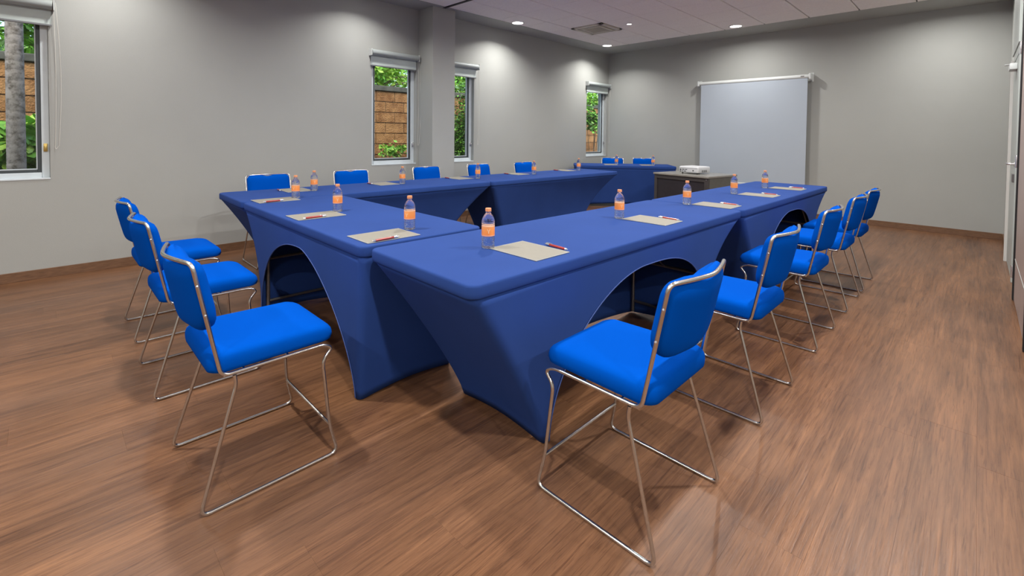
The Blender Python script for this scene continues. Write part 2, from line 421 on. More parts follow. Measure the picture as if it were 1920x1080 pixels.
# ceiling
SX, SYE = -5.33, 8.03       # edge of the tiled field
ce = struct('ceiling', MB().box(XW, XN, YN, YB, CEIL+.03, CEIL+.15), M_tee)
struct('trim_1', MB().box(XW, SX, YN, YB, CEIL-.0, CEIL+.03).box(SX, XR, SYE, YB, CEIL-.0, CEIL+.03), M_soffit)
T = .605
def tile(parent, x0, x1, y0, y1):
    g, c = .0075, .006
    x0 += g; x1 -= g; y0 += .0028; y1 -= .0028; z = CEIL
    V = [(x0, y0, z+.03), (x1, y0, z+.03), (x1, y1, z+.03), (x0, y1, z+.03), (x0, y0, z+c), (x1, y0, z+c), (x1, y1, z+c), (x0, y1, z+c),
         (x0+c, y0+.004, z), (x1-c, y0+.004, z), (x1-c, y1-.004, z), (x0+c, y1-.004, z)]
    F = [(1,0,4,5),(2,1,5,6),(3,2,6,7),(0,3,7,4),(5,4,8,9),(6,5,9,10),(7,6,10,11),(4,7,11,8),(9,8,11,10)]
    return V, F
xs = [SX] + [-4.85+T*k for k in range(0, 14) if -4.85+T*k < XN-.05] + [XN]
ysf = [SYE-T*k for k in range(0, 7)]; ysf = ysf[::-1]
ysf[0] = 4.035
ysn = [3.985-T*k for k in range(0, 13)][::-1]
rest_t = MB()
for rows, xmax in ((ysf, XR), (ysn, XN)):
    for i in range(len(xs)-1):
        a, b_ = xs[i], min(xs[i+1], xmax)
        if b_-a < .05: continue
        for j in range(len(rows)-1):
            c_, d_ = rows[j], rows[j+1]
            if d_ < YN+.05: continue
            c_ = max(c_, YN)
            if abs(a+4.85) < .01 and abs(c_-(SYE-3*T)) < .01: continue      # the vent's place
            V, F = tile(ce, a, b_, c_, d_)
            cx, cy = (a+b_)/2, (c_+d_)/2
            if cy > 3.2: mk('ceiling_tile', V, F, M_tile, ce)
            else: rest_t.add(V, F)
tag(rest_t.build('ceiling_tiles', M_tile, ce), kind='stuff')
struct('trim_2', MB().box(-5.385, XR, 3.987, 4.033, CEIL-.004, CEIL+.03), M_track)

# square ceiling vent
vx, vy = -4.85+T/2, SYE-3*T+T/2
vt = tag(empty('ceiling_vent', (vx, vy, CEIL)), 'square beige ceiling air vent with grille, beside the pinpoint spotlight', 'vent')
mb = MB()
for s in (0, 1, 2, 3):
    M_ = Matrix.Rotation(R(90*s), 4, 'Z')
    mb.box(-.298, .298, -.298, -.235, -.018, .02, M_, b=.004)
mb.build('frame', M_ventframe, vt)
mb = MB()
for s in (0, 1, 2, 3):
    M_ = Matrix.Rotation(R(90*s), 4, 'Z')
    mb.add([M_ @ Vector(p) for p in ((-.235, -.235, .02), (.235, -.235, .02), (.19, -.19, .0), (-.19, -.19, .0))], [(0, 1, 2, 3), (3, 2, 1, 0)])
mb.build('air_slot', M_track, vt)
MB().box(-.195, .195, -.195, -.165, -.022, .012, b=.003).box(-.195, .195, .165, .195, -.022, .012, b=.003).box(-.195, -.165, -.165, .165, -.022, .012, b=.003).box(.165, .195, -.165, .165, -.022, .012, b=.003).build('inner_frame', M_ventframe, vt)
me = None
for k in range(11):
    y_ = -.15+k*.03
    if me is None:
        o = MB().box(-.165, .165, -.010, .010, -.016, -.012).build('slat', M_grille, vt); me = o.data
    else: o = link('slat', me, None, vt)
    o.location = (0, y_, 0)
MB().box(-.165, .165, -.165, .165, .004, .010).build('backing', M_grille, vt)

# ------------------------------------------------------------------ windows (part of the setting), their panes and locks
def window(i, a, b):
    x0, x1 = XW-.105, XW-.055
    f = MB()
    fwid = .052
    f.box(x0, x1, a, a+fwid, SILL, HEAD, b=.004).box(x0, x1, b-fwid, b, SILL, HEAD, b=.004)
    f.box(x0, x1+.01, a+fwid, b-fwid, SILL, SILL+.045, b=.004).box(x0, x1, a+fwid, b-fwid, HEAD-.05, HEAD, b=.004)
    o = struct('window_%d' % i, f, M_alu)
    g = MB(); s0, s1 = x0+.008, x0+.036; ga, gb, gz0, gz1 = a+fwid, b-fwid, SILL+.045, HEAD-.05
    g.box(s0, s1, ga, ga+.026, gz0, gz1, b=.003).box(s0, s1, gb-.026, gb, gz0, gz1, b=.003).box(s0, s1, ga+.026, gb-.026, gz0, gz0+.026, b=.003).box(s0, s1, ga+.026, gb-.026, gz1-.026, gz1, b=.003)
    g.build('sash_gasket', M_gasket, o)
    g = MB(); k = .026; e = .008
    g.box(s0-.004, s1-.012, ga+k, ga+k+e, gz0+k, gz1-k).box(s0-.004, s1-.012, gb-k-e, gb-k, gz0+k, gz1-k).box(s0-.004, s1-.012, ga+k+e, gb-k-e, gz0+k, gz0+k+e).box(s0-.004, s1-.012, ga+k+e, gb-k-e, gz1-k-e, gz1-k)
    g.build('glazing_bead', M_alu, o)
    MB().box(s0+.004, s0+.009, ga+k+.002, gb-k-.002, gz0+k+.002, gz1-k-.002).build('pane', M_glass, o)
    lk = MB().box(x1, x1+.012, b-.040, b-.014, 1.105, 1.175, b=.003).tube([(x1+.012, b-.027, 1.14), (x1+.030, b-.027, 1.142)], .006, 8).box(x1+.026, x1+.034, b-.034, b-.020, 1.118, 1.160, b=.003)
    lk.build('latch', M_brass if i == 1 else M_silver, o)
    s = MB().box(XW-.055, XW+.006, a, b, SILL-.014, SILL+.001, b=.003); s.build('window_sill', M_alu, o)
for i, (a, b) in enumerate(WIN): window(i+1, a, b)

# roller blinds, one over each window
BL = [(-.80, .075, 'grey roller blind rolled up over the leftmost window, by the picture edge'),
      (3.055, 3.80, 'grey roller blind rolled up over the window just left of the pillar'),
      (4.24, 4.93, 'grey roller blind rolled up over the narrow window just right of the pillar'),
      (7.885, 8.70, 'grey roller blind rolled up over the farthest window, by the corner')]
for i, (a, b, lab) in enumerate(BL):
    t = tag(empty('roller_blind', (XW, (a+b)/2, 2.36)), lab, 'blind', 'roller blinds over the windows')
    h = (b-a)/2
    MB().tube([(.052, -h+.012, .012), (.052, h-.012, .012)], .040, 20).build('roller_tube', M_blindtube, t)
    for s in (-1, 1):
        MB().box(.0, .088, s*h-(.006 if s > 0 else -.0)-(0 if s > 0 else .0), s*h+(.0 if s > 0 else .006), -.035, .055, b=.002).build('bracket', M_casing, t)
    # fabric hangs from the back of the roll
    mk('fabric', [(.016, -h+.02, .01), (.016, h-.02, .01), (.016, h-.02, -.150), (.016, -h+.02, -.150), (.0175, -h+.02, .01), (.0175, h-.02, .01), (.0175, h-.02, -.150), (.0175, -h+.02, -.150)],
       [(0,1,2,3),(7,6,5,4),(0,4,5,1),(1,5,6,2),(2,6,7,3),(3,7,4,0)], M_blind, t)
    MB().box(.008, .026, -h+.018, h-.018, -.166, -.148, b=.004).build('bottom_bar', M_darkbar, t)
    c = MB()
    P = [(.05, h+.008, .04)]
    for k in range(1, 25):
        q = k/24; P.append((.05+.004*math.sin(q*9), h+.008+.028*math.sin(q*PI*.9), .04-1.24*q))
    for k in range(1, 12):
        q = k/12; P.append((.05, h+.016-.022*math.sin(q*PI*.5)*1.1+.0, -1.20-.03*math.sin(q*PI)))
    for k in range(0, 24):
        q = k/23; P.append((.05, h-.006+.010*math.sin(q*PI), -1.20+1.24*q))
    c.tube(P, .0022, 6, False).build('pull_chain', M_chain, t)

# ------------------------------------------------------------------ right side doors
d = struct('door_1', MB().box(XR-.018, XR+.03, 6.26, 7.22, .008, 2.09, b=.002), M_doorgrey)
MB().box(XR-.040, XR+.02, 7.22, 7.275, .0, 2.13, b=.003).build('door_frame', M_frame, d)
MB().box(XR-.022, XR+.02, 6.18, 6.26, .0, 2.13, b=.003).box(XR-.022, XR+.02, 6.26, 7.22, 2.09, 2.17, b=.003).build('door_jamb', M_doorgrey, d)
MB().tube(fillet([(XR-.015, 6.36, 1.07), (XR-.065, 6.36, 1.07), (XR-.065, 6.49, 1.07)], .02), .010, 10).lathe([(.026, 0), (.026, .006), (.010, .008)], 16, M=Matrix.Translation((XR-.018, 6.36, 1.07)) @ Matrix.Rotation(R(-90), 4, 'Y')).build('door_handle', M_silver, d)
MB().box(XR-.07, XR-.018, 6.55, 6.80, 1.97, 2.03, b=.006).tube([(XR-.05, 6.66, 2.03), (XR-.09, 6.90, 2.05), (XR-.03, 7.14, 2.07)], .008, 8).build('door_closer', M_casing, d)
MB().box(XR-.035, XR-.018, 6.33, 6.40, .90, .98, b=.004).build('lock_plate', M_steel, d)
# upper white panel above the door leaf
struct('trim_3', MB().box(XR-.03, XR, 6.18, 7.30, 2.175, CEIL-.004, b=.003), M_doorgrey)

bl = struct('door_2', MB().box(.234, .262, 4.232, 5.49, .012, CEIL-.012, b=.002), M_doorbrown)
MB().box(.224, .261, 5.49, 5.535, .006, CEIL-.010, b=.003).build('edge_gasket', M_black, bl)
MB().box(.224, .261, 4.195, 4.232, .002, CEIL-.010, b=.003).build('front_gasket', M_black, bl)
for z in (.23, 1.12, 2.03): MB().box(.216, .224, 5.497, 5.520, z-.05, z+.05, b=.002).tube([(.218, 5.522, z-.05), (.218, 5.522, z+.05)], .006, 8).build('hinge', M_silver, bl)
MB().box(.2315, .234, 4.232, 5.49, .335, .341).build('panel_joint', M_doorgrey, bl)

# ------------------------------------------------------------------ projection screen on the back wall
t = tag(empty('projection_screen', ((-3.70-1.92)/2, YB-.004, 0)), 'large white pull-down projection screen hanging on the back wall', 'projection screen')
hw = (3.70-1.92)/2
mb = MB().tube([(-hw, -.105, 2.275), (hw, -.105, 2.275)], .034, 20)
mb.build('casing', M_casing, t)
MB().box(-hw-.018, -hw+.012, -.150, -.062, 2.228, 2.322, b=.008).build('end_cap', M_casing, t)
MB().box(hw-.012, hw+.018, -.150, -.062, 2.228, 2.322, b=.008).build('end_cap', M_casing, t)
for s in (-1, 1):
    MB().add([(s*(hw+.010)-.004, y_, z_) for y_, z_ in ((-.075, 2.325), (0, 2.325), (0, 2.20), (-.02, 2.20))]+[(s*(hw+.010)+.004, y_, z_) for y_, z_ in ((-.075, 2.325), (0, 2.325), (0, 2.20), (-.02, 2.20))],
      [(0,1,2,3),(7,6,5,4),(0,4,5,1),(1,5,6,2),(2,6,7,3),(3,7,4,0)]).box(s*(hw+.01)-.02, s*(hw+.01)+.02, -.004, 0, 2.20, 2.34).build('wall_bracket', M_casing, t)
MB().box(-hw+.045, hw-.028, -.1255, -.124, .50, 2.262).build('screen_fabric', M_white, t)
MB().box(-hw+.035, hw-.018, -.134, -.116, .475, .505, b=.006).build('bottom_bar', M_casing, t)
MB().box(hw-.125, hw-.075, -.1415, -.138, 2.270, 2.288, b=.001).build('name_plate', M_steel, t)

# ------------------------------------------------------------------ chair
def chair(label, cat='chair', group=None):
    t = tag(empty('chair'), label, cat, group)
    tr = .0063
    for s in (-1, 1):
        yt, yb = .212*s, .242*s
        def Y(z): return yb+(yt-yb)*min(1, max(0, z/.44))
        P = [(.118, Y(.436), .437), (.122, Y(.40), .402), (.004, yb, tr), (.478, yb, tr), (.448, Y(.125), .125), (.428, Y(.385), .385), (.468, yt, .437), (.425, yt, .445), (.084, yt, .445)]
        P[6] = (.470, yt, .425); P[7] = (.430, yt, .4455)
        path = fillet(P, [0, .03, .035, .035, .05, .03, .022, .02, 0], 6)
        MB().tube(path, tr, 10).build('side_frame', M_chrome, t)
    # back loop: rear of the seat rails, up the sides, across the top
    def bx(z): return .085-.222*(z-.443)
    P = [(.16, -.212, .445), (.078, -.212, .445), (bx(.845), -.212, .850)]
    bow = .046
    top = [(bx(.852)-bow*(1-(abs(y_)/.212)**1.35), y_, .852) for y_ in (-.15, -.10, -.055, -.02, .02, .055, .10, .15)]
    P = P[:-1] + [(bx(.852), -.212, .852)] + top + [(bx(.852), .212, .852), (.078, .212, .445), (.16, .212, .445)]
    path = fillet(P, [0, .03, .028] + [.02]*8 + [.028, .03, 0], 6)
    MB().tube(path, .0070, 12).build('back_frame', M_chrome, t)
    MB().tube([(.449, -Yb(.125), .125), (.449, Yb(.125), .125)], .0056, 8).build('crossbar', M_chrome, t)
    MB().tube([(.30, -.21, .4455), (.30, .21, .4455)], .005, 8).tube([(.15, -.21, .4455), (.15, .21, .4455)], .005, 8).build('under_seat_bar', M_chrome, t)
    for s in (-1, 1):
        for z in (.672, .776):
            MB().lathe([(0, -.004), (.0042, -.002), (.0042, .002), (0, .004)], 8, (0, 0, 0), Matrix.Translation((bx(z)-.004, s*.2205, z)) @ Matrix.Rotation(R(90), 4, 'X')).build('rivet', M_silver, t)
    # seat pad
    V = []; F = []
    out = []
    xr_, xf_ = .040, .487
    for x_, y_ in rrect((xf_-xr_)/2, .219, .045, 7):
        q = (x_+(xf_-xr_)/2)/(xf_-xr_)
        wid = 1-.08*max(0, q-.55)/.45 - .05*max(0, .25-q)/.25
        out.append((x_+(xf_+xr_)/2, y_*wid))
    n = len(out); c = ((xf_+xr_)/2, 0)
    lev = [(.30, .4495), (.75, .450), (.95, .4515), (.985, .457), (.996, .469), (1.0, .482), (.996, .496), (.98, .508), (.95, .516), (.90, .5215), (.8, .525), (.6, .5275), (.35, .5285), (.12, .529)]
    for k, z in lev:
        for x_, y_ in out:
            X = c[0]+(x_-c[0])*k; Yv = y_*k
            q = max(0, (X-.36)/.13); zz = z - .020*q*q*(1 if z > .47 else .15)
            V.append((X, Yv, zz))
    for i in range(len(lev)-1):
        for k in range(n): F.append((i*n+k, i*n+(k+1) % n, (i+1)*n+(k+1) % n, (i+1)*n+k))
    F.append(tuple(range(n-1, -1, -1))); F.append(tuple((len(lev)-1)*n+k for k in range(n)))
    mk('seat', V, F, M_chair, t, True)
    # back pad: outline in y-z with a scoop in the top edge, thickness along x
    out = []
    hz, hy, cz = .131, .2035, .722
    for cy, c2, rr_, a0 in ((hy-.045, hz-.045, .045, 0), (-hy+.045, hz-.045, .045, 90), (-hy+.085, -hz+.085, .085, 180), (hy-.085, -hz+.085, .085, 270)):
        for k in range(9): a = R(a0+90*k/8); out.append([cy+rr_*math.cos(a), c2+rr_*math.sin(a)])
    # refine the top edge for the scoop
    dens = []
    for i in range(len(out)):
        a, b = out[i], out[(i+1) % len(out)]
        dens.append(a); L_ = math.hypot(b[0]-a[0], b[1]-a[1])
        nseg = int(L_/.02)
        for k in range(1, nseg): dens.append([a[0]+(b[0]-a[0])*k/nseg, a[1]+(b[1]-a[1])*k/nseg])
    out = dens; n = len(out)
    lev = [(.12, .047), (.4, .0465), (.62, .045), (.78, .041), (.88, .035), (.945, .027), (.985, .016), (1.0, .006), (1.0, .000), (.985, -.005), (.95, -.010), (.89, -.014), (.8, -.017), (.62, -.019), (.4, -.0195), (.12, -.020)]
    V = []; F = []
    for k, x_ in lev:
        for y0, z0 in out:
            y_ = y0*k; z_ = z0*k
            if z_ > 0:
                sc_ = max(0, 1-abs(y_)/.075); z_ -= .014*(3*sc_**2-2*sc_**3)*(z_/hz)**3
            if z_ < 0: y_ *= 1-.05*(z_/hz)**2
            zz = cz+z_
            fq = min(1, max(0, (x_+.018)/.055)); bw = -(.040*(1-fq)+.014*fq)*max(0, 1-(abs(y_)/.212)**1.35)
            tq = max(0, (zz-.80)/.05); xx = x_
            if xx < .012: xx += .013*min(1, tq)**2      # the rear thins under the top bar
            V.append((bx(zz)+xx+bw+.003, y_, zz))
    for i in range(len(lev)-1):
        for k in range(n): F.append((i*n+k, (i+1)*n+k, (i+1)*n+(k+1) % n, i*n+(k+1) % n))
    F.append(tuple(range(n))); F.append(tuple((len(lev)-1)*n+k for k in range(n-1, -1, -1)))
    o = mk('backrest', V, F, M_chair, t, True)
    bm = bmesh.new(); bm.from_mesh(o.data); bmesh.ops.recalc_face_normals(bm, faces=bm.faces); bm.to_mesh(o.data); bm.free()
    return t
def Yb(z): return .242+(.212-.242)*z/.44
base = None
def place(x, y, rz, label, group):
    global base
    if base is None:
        base = chair(label, group=group); base.location = (x, y, 0); base.rotation_euler = (0, 0, rz); return base
    return dup(base, (x, y, 0), rz, label, group=group)
G1, G2, G3, G4 = 'blue chairs along the right tables', 'blue chairs along the near left table', 'blue chairs behind the left tables', 'blue chairs at the far table'
for y, lab in ((1.510, 'bright blue chair in the right foreground, nearest and first of the right row'),
               (2.490, 'bright blue chair second from the front in the right row, behind the foreground one'),
               (3.500, 'bright blue chair in the middle of the right row, third from the front'),
               (4.415, 'bright blue chair fourth in the right row, mostly hidden between its neighbours'),
               (5.090, 'bright blue chair farthest back at the end of the right row')):
    place(-.640, y, PI, lab, G1)
for x, y, lab in ((-2.042, .345, 'bright blue chair in the left foreground, largest of the three facing the near left table'),
               (-2.990, .345, 'bright blue chair in the middle of the three facing the near left table'),
               (-3.822, .362, 'bright blue chair farthest left, by the wall, of the three facing the near left table')):
    place(x, y, PI/2, lab, G2)
for y, lab in ((1.645, 'blue chair behind the left tables, nearest the leftmost window, behind two bottles'),
               (2.555, 'blue chair behind the left tables, second from the left, left of the pillar window'),
               (3.615, 'blue chair behind the left tables, standing in front of the pillar'),
               (4.535, 'blue chair behind the left tables, fourth from the left, split by a bottle'),
               (5.50, 'blue chair behind the left tables, fifth from the left, farthest along the row')):
    place(-5.228, y, 0, lab, G3)
def DL(d, l): v = F2*d+R2*l; return v.x, v.y
fd = R(-51)
_a, _b = DL(8.55, 1.15), DL(8.36, 2.96); tf0 = math.atan2(_b[1]-_a[1], _b[0]-_a[0])
for l, lab in ((2.03, 'blue chair behind the far corner table, left one of the two'), (2.64, 'blue chair behind the far corner table, right one of the two')):
    x, y = DL(9.42-(l-2.0)*.07, l); place(x, y, tf0-PI/2, lab, G4)

# ------------------------------------------------------------------ tables and their stretch covers
def cover_mesh(L_, W, i0, i1, vi, arch, zt=.755, p0=1.4, p1=1.4, n0=1.85, n1=2.9, ah=.598):
    """local: u along length 0..L, v across 0..W; v=W is the chair side with the arch"""
    me_V = []; me_F = []
    def grid(P):     # P[i][j] -> Vector
        nq = len(me_V); a = len(P); b = len(P[0])
        for r_ in P:
            for p in r_: me_V.append(p)
        for i in range(a-1):
            for j in range(b-1): me_F.append((nq+i*b+j, nq+(i+1)*b+j, nq+(i+1)*b+j+1, nq+i*b+j+1))
    rr = .050
    o_ = [(x+L_/2, y+W/2) for x, y in rrect(L_/2, W/2, rr, 8)]
    # densify straight runs
    ring = []
    for i in range(len(o_)):
        a, b = o_[i], o_[(i+1) % len(o_)]; d_ = math.hypot(b[0]-a[0], b[1]-a[1]); n_ = max(1, int(d_/.05))
        for k in range(n_): ring.append((a[0]+(b[0]-a[0])*k/n_, a[1]+(b[1]-a[1])*k/n_))
    def inset(p, q):
        cx, cy = L_/2, W/2
        sx = (L_/2-q)/(L_/2); sy_ = (W/2-q)/(W/2)
        return (cx+(p[0]-cx)*sx, cy+(p[1]-cy)*sy_)
    n = len(ring); prof = [(.020, zt+.0003), (.010, zt), (.0045, zt-.0015), (.0012, zt-.005), (0, zt-.011), (0, zt-.034), (.0006, zt-.047), (.003, zt-.053), (.0075, zt-.0555)]
    nb = len(me_V)
    for q, z in prof:
        for p in ring: a = inset(p, q); me_V.append(Vector((a[0], a[1], z)))
    for i in range(len(prof)-1):
        for k in range(n): me_F.append((nb+i*n+k, nb+(i+1)*n+k, nb+(i+1)*n+(k+1) % n, nb+i*n+(k+1) % n))
    me_F.append(tuple(nb+k for k in range(n)))
    zb = zt-.050; A = .0075
    def g(b, p=1.4): return 1-(1-b)**p
    def pu(u): q = min(1, max(0, (u-.12)/(L_-.24))); return p0+(p1-p0)*q
    NB = 18; vo = W-.006; vin = vi
    c = .022    # corner cut so that the four panels meet softly
    n0_, n1_ = n0, n1
    def panel(top, bot, NA, pleat=.0):
        P = []
        for j in range(NB+1):
            b = j/NB; row = []
            for i in range(NA+1):
                a = i/NA; T_ = top(a); B_ = bot(a)
                h = g(b, pu(T_[0])); zz = T_[2]+(B_[2]-T_[2])*b
                row.append(Vector((T_[0]+(B_[0]-T_[0])*h, T_[1]+(B_[1]-T_[1])*h, zz)))
            P.append(row)
        grid(P)
    u0, u1 = i0, L_-i1
    e = .045
    # chair side, with the arch
    aw = (u1-u0-.06); uc = (u0+u1)/2
    def top_o(a): return (A+rr*1.2+(L_-2*A-rr*2.4)*a, W-A, zb)
    def bot_o(a):
        if not arch: return (u0+(u1-u0)*a, vo, .006+.03*math.sin(PI*a))
        f = .0
        th = PI*(1-(a-f)/(1-2*f)); cs, sn = math.cos(th), math.sin(th)
        ex = 2/(n0_ if cs < 0 else n1_)
        return (uc+aw/2*math.copysign(abs(cs)**ex, cs), vo, .006+ah*abs(sn)**ex)
    panel(top_o, bot_o, 90)
    # inner side, closed, its hem rising a little between the feet
    def top_i(a): return (A+rr*1.2+(L_-2*A-rr*2.4)*(1-a), A, zb)
    def bot_i(a): u = (u1-.03)+(u0-u1+.06)*a; return (u, vin, .006+.055*math.sin(PI*a)**.8)
    panel(top_i, bot_i, 60)
    # ends
    def top_e0(a): return (A, A+rr*1.2+(W-2*A-rr*2.4)*a, zb)
    def bot_e0(a): return (u0-.0, vin+.03+(vo-vin-.06)*a, .006+.02*math.sin(PI*a))
    panel(top_e0, bot_e0, 24)
    def top_e1(a): return (L_-A, W-A-rr*1.2-(W-2*A-rr*2.4)*a, zb)
    def bot_e1(a): return (u1, vo-.03+(vin-vo+.06)*a, .006+.02*math.sin(PI*a))
    panel(top_e1, bot_e1, 24)
    # corner webs (one narrow strip each, from the rounded corner down to the foot)
    for (Tf, Bf), (Ts, Bs) in (((top_e0, bot_e0, ), (top_i, bot_i)), ((top_o, bot_o), (top_e0, bot_e0)), ((top_e1, bot_e1), (top_o, bot_o)), ((top_i, bot_i), (top_e1, bot_e1))):
        Ta, Ba = Ts(1), Bs(1); Tb, Bb = Tf(0), Bf(0)
        if (Vector(Ta)-Vector(Tb)).length > .2: Ta, Ba = Ts(1), Bs(1)
        P = []
        cn = Vector(((0 if Ta[0] < L_/2 else L_), (0 if Ta[1] < W/2 else W), zb))
        cn = Vector((A*.6 if cn.x < 1e-6 else L_-A*.6, A*.6 if cn.y < 1e-6 else W-A*.6, zb))
        for j in range(NB+1):
            b = j/NB; h = g(b, pu(cn.x)); row = []
            for k in range(7):
                s = k/6
                t_ = Vector(Ta)*(1-s)**2+cn*2*s*(1-s)+Vector(Tb)*s*s
                fc = Vector((u0 if cn.x < L_/2 else u1, vin if cn.y < W/2 else vo, .006))
                b_ = Vector(Ba)*(1-s)**2+fc*2*s*(1-s)+Vector(Bb)*s*s
                row.append(Vector((t_.x+(b_.x-t_.x)*h, t_.y+(b_.y-t_.y)*h, t_.z+(b_.z-t_.z)*b)))
            P.append(row)
        grid(P)
    bm = bmesh.new(); vs = [bm.verts.new(v) for v in me_V]
    for f in me_F:
        try: bm.faces.new([vs[i] for i in f])
        except ValueError: pass
    bmesh.ops.remove_doubles(bm, verts=bm.verts, dist=.0006)
    bmesh.ops.recalc_face_normals(bm, faces=bm.faces)
    me = bpy.data.meshes.new('table_cover'); bm.to_mesh(me); bm.free()
    for p in me.polygons: p.use_smooth = True
    try: me.set_sharp_from_angle(angle=R(75))
    except Exception: pass
    return me
def table(x, y, rz, L_, W, i0, i1, vi, label, mirror=False, p0=1.4, p1=1.4, **kw):
    """origin = corner at u=0,v=0; u axis along rz; v = left of u (or right when mirrored)"""
    t = tag(empty('covered_table', (x, y, 0), rz), label, 'table', 'tables under navy stretch covers')
    S = Matrix.Scale(-1, 4, (0, 1, 0)) if mirror else Matrix.Identity(4)
    me = cover_mesh(L_, W, i0, i1, vi, True, p0=p0, p1=p1, **kw)
    me.transform(S)
    if mirror: me.flip_normals()
    o = link('stretch_cover', me, M_cloth, t)
    hs_ = -1 if mirror else 1; u0, u1 = i0, L_-i1; uc = (u0+u1)/2; aw = u1-u0-.06; q0, q1, qh = kw.get('n0', 1.85), kw.get('n1', 2.9), kw.get('ah', .598); P = []
    for k in range(61):
        th = PI*(1-k/60); cs, sn = math.cos(th), max(0, math.sin(th)); ex = 2/(q0 if cs < 0 else q1)
        P.append((uc+aw/2*math.copysign(abs(cs)**ex, cs), hs_*(W-.0045), .010+qh*abs(sn)**ex))
    MB().tube(P, .0026, 6).build('arch_hem', M_hem, t)
    sd = o.modifiers.new('thick', 'SOLIDIFY'); sd.thickness = .003; sd.offset = -1
    sg = -1 if mirror else 1
    pts = [(px+L_/2, sg*(py+W/2)) for px, py in rrect(L_/2-.012, W/2-.012, .055, 5)]; n = len(pts)
    V = [(a, b, z) for z in (.712, .748) for a, b in pts]
    F = [tuple(range(n-1, -1, -1)), tuple(range(n, 2*n))]+[(k, (k+1) % n, n+(k+1) % n, n+k) for k in range(n)]
    mk('tabletop', V, F, M_top, t)
    for ui, s in ((i0, 1), (L_-i1, -1)):
        ul = ui+s*.03; mb_ = MB()
        va, vb = vi+.03, W-.05
        P = [(ul+s*.10, va+.04, .708), (ul+s*.10, va+.04, .62), (ul, va, .40), (ul, va, .02)]
        mb_.tube([(a, sg*b, c_) for a, b, c_ in fillet(P, .04)], .0125, 10)
        mb_.build('leg', M_steel, t); mb_ = MB()
        P = [(ul+s*.10, vb-.04, .708), (ul+s*.10, vb-.04, .62), (ul, vb, .40), (ul, vb, .02)]
        mb_.tube([(a, sg*b, c_) for a, b, c_ in fillet(P, .04)], .0125, 10); mb_.build('leg', M_steel, t)
        MB().tube([(ul, sg*va, .10), (ul, sg*vb, .10)], .010, 8).build('leg_crossbar', M_steel, t)
        MB().tube([(ul, sg*(va+vb)/2, .40), (ul+s*.45, sg*(va+vb)/2, .70)], .007, 8).tube([(ul, sg*va, .40), (ul, sg*vb, .40)], .010, 8).build('folding_brace', M_steel, t)
    return o
W = .7603
tr = R(90-.7315)
# right row: u runs along +Y, chair side is +X  -> v to the right of u: mirrored
rx, ry, RL = -2.001, 1.061, 2.5682
def uvp(x, y, rz, u): return x+math.cos(rz)*u, y+math.sin(rz)*u
table(rx, ry, tr, RL-.006, W, .40, .58, .20, 'nearest table in a navy stretch cover, middle foreground, front of the right row', True, 1.2, 3.2)
x, y = uvp(rx, ry, tr, RL)
table(x, y, tr, RL, W, .40, .58, .20, 'second table of the right row in a navy stretch cover, before the projection screen', True, 1.2, 3.2, ah=.615)
# near left table, chairs on its -Y side
te = R(-.541)
x, y = -2.040, 1.045-.0
LE = 1.925
# origin at the right inner corner, u runs toward -X, v toward -Y
ox, oy = x-math.sin(te)*W, y+math.cos(te)*W
table(ox, oy, te+PI, LE, W, .035, .40, .20, 'near left table in a navy stretch cover, three chairs in front of its arch', False, 1.2, 2.3, n0=1.5, n1=2.3, ah=.602)
# left row: chair side is -X
tl = R(90-1.2377)
lx, ly = -4.7535, 1.0818
nx_, ny_ = lx+math.cos(tl-PI/2)*W, ly+math.sin(tl-PI/2)*W
table(nx_, ny_, tl, RL-.006, W, .38, .55, .20, 'left wall-side table in a navy stretch cover, the one nearer the leftmost window', False, 1.4, 1.5)
x, y = uvp(nx_, ny_, tl, RL)
table(x, y, tl, RL, W, .38, .58, .20, 'second left wall-side table in a navy stretch cover, between pillar and far corner', False, 1.1, 1.8)
# far corner table, diagonal, chair side away from the camera
ax, ay = DL(8.55, 1.15); bx_, by_ = DL(8.36, 2.96)
tf = math.atan2(by_-ay, bx_-ax); LF = math.hypot(bx_-ax, by_-ay)
table(ax, ay, tf, LF, .73, .02, .02, .08, 'far table in a navy stretch cover, set diagonally in the back left corner', n0=5, n1=6, ah=.64)

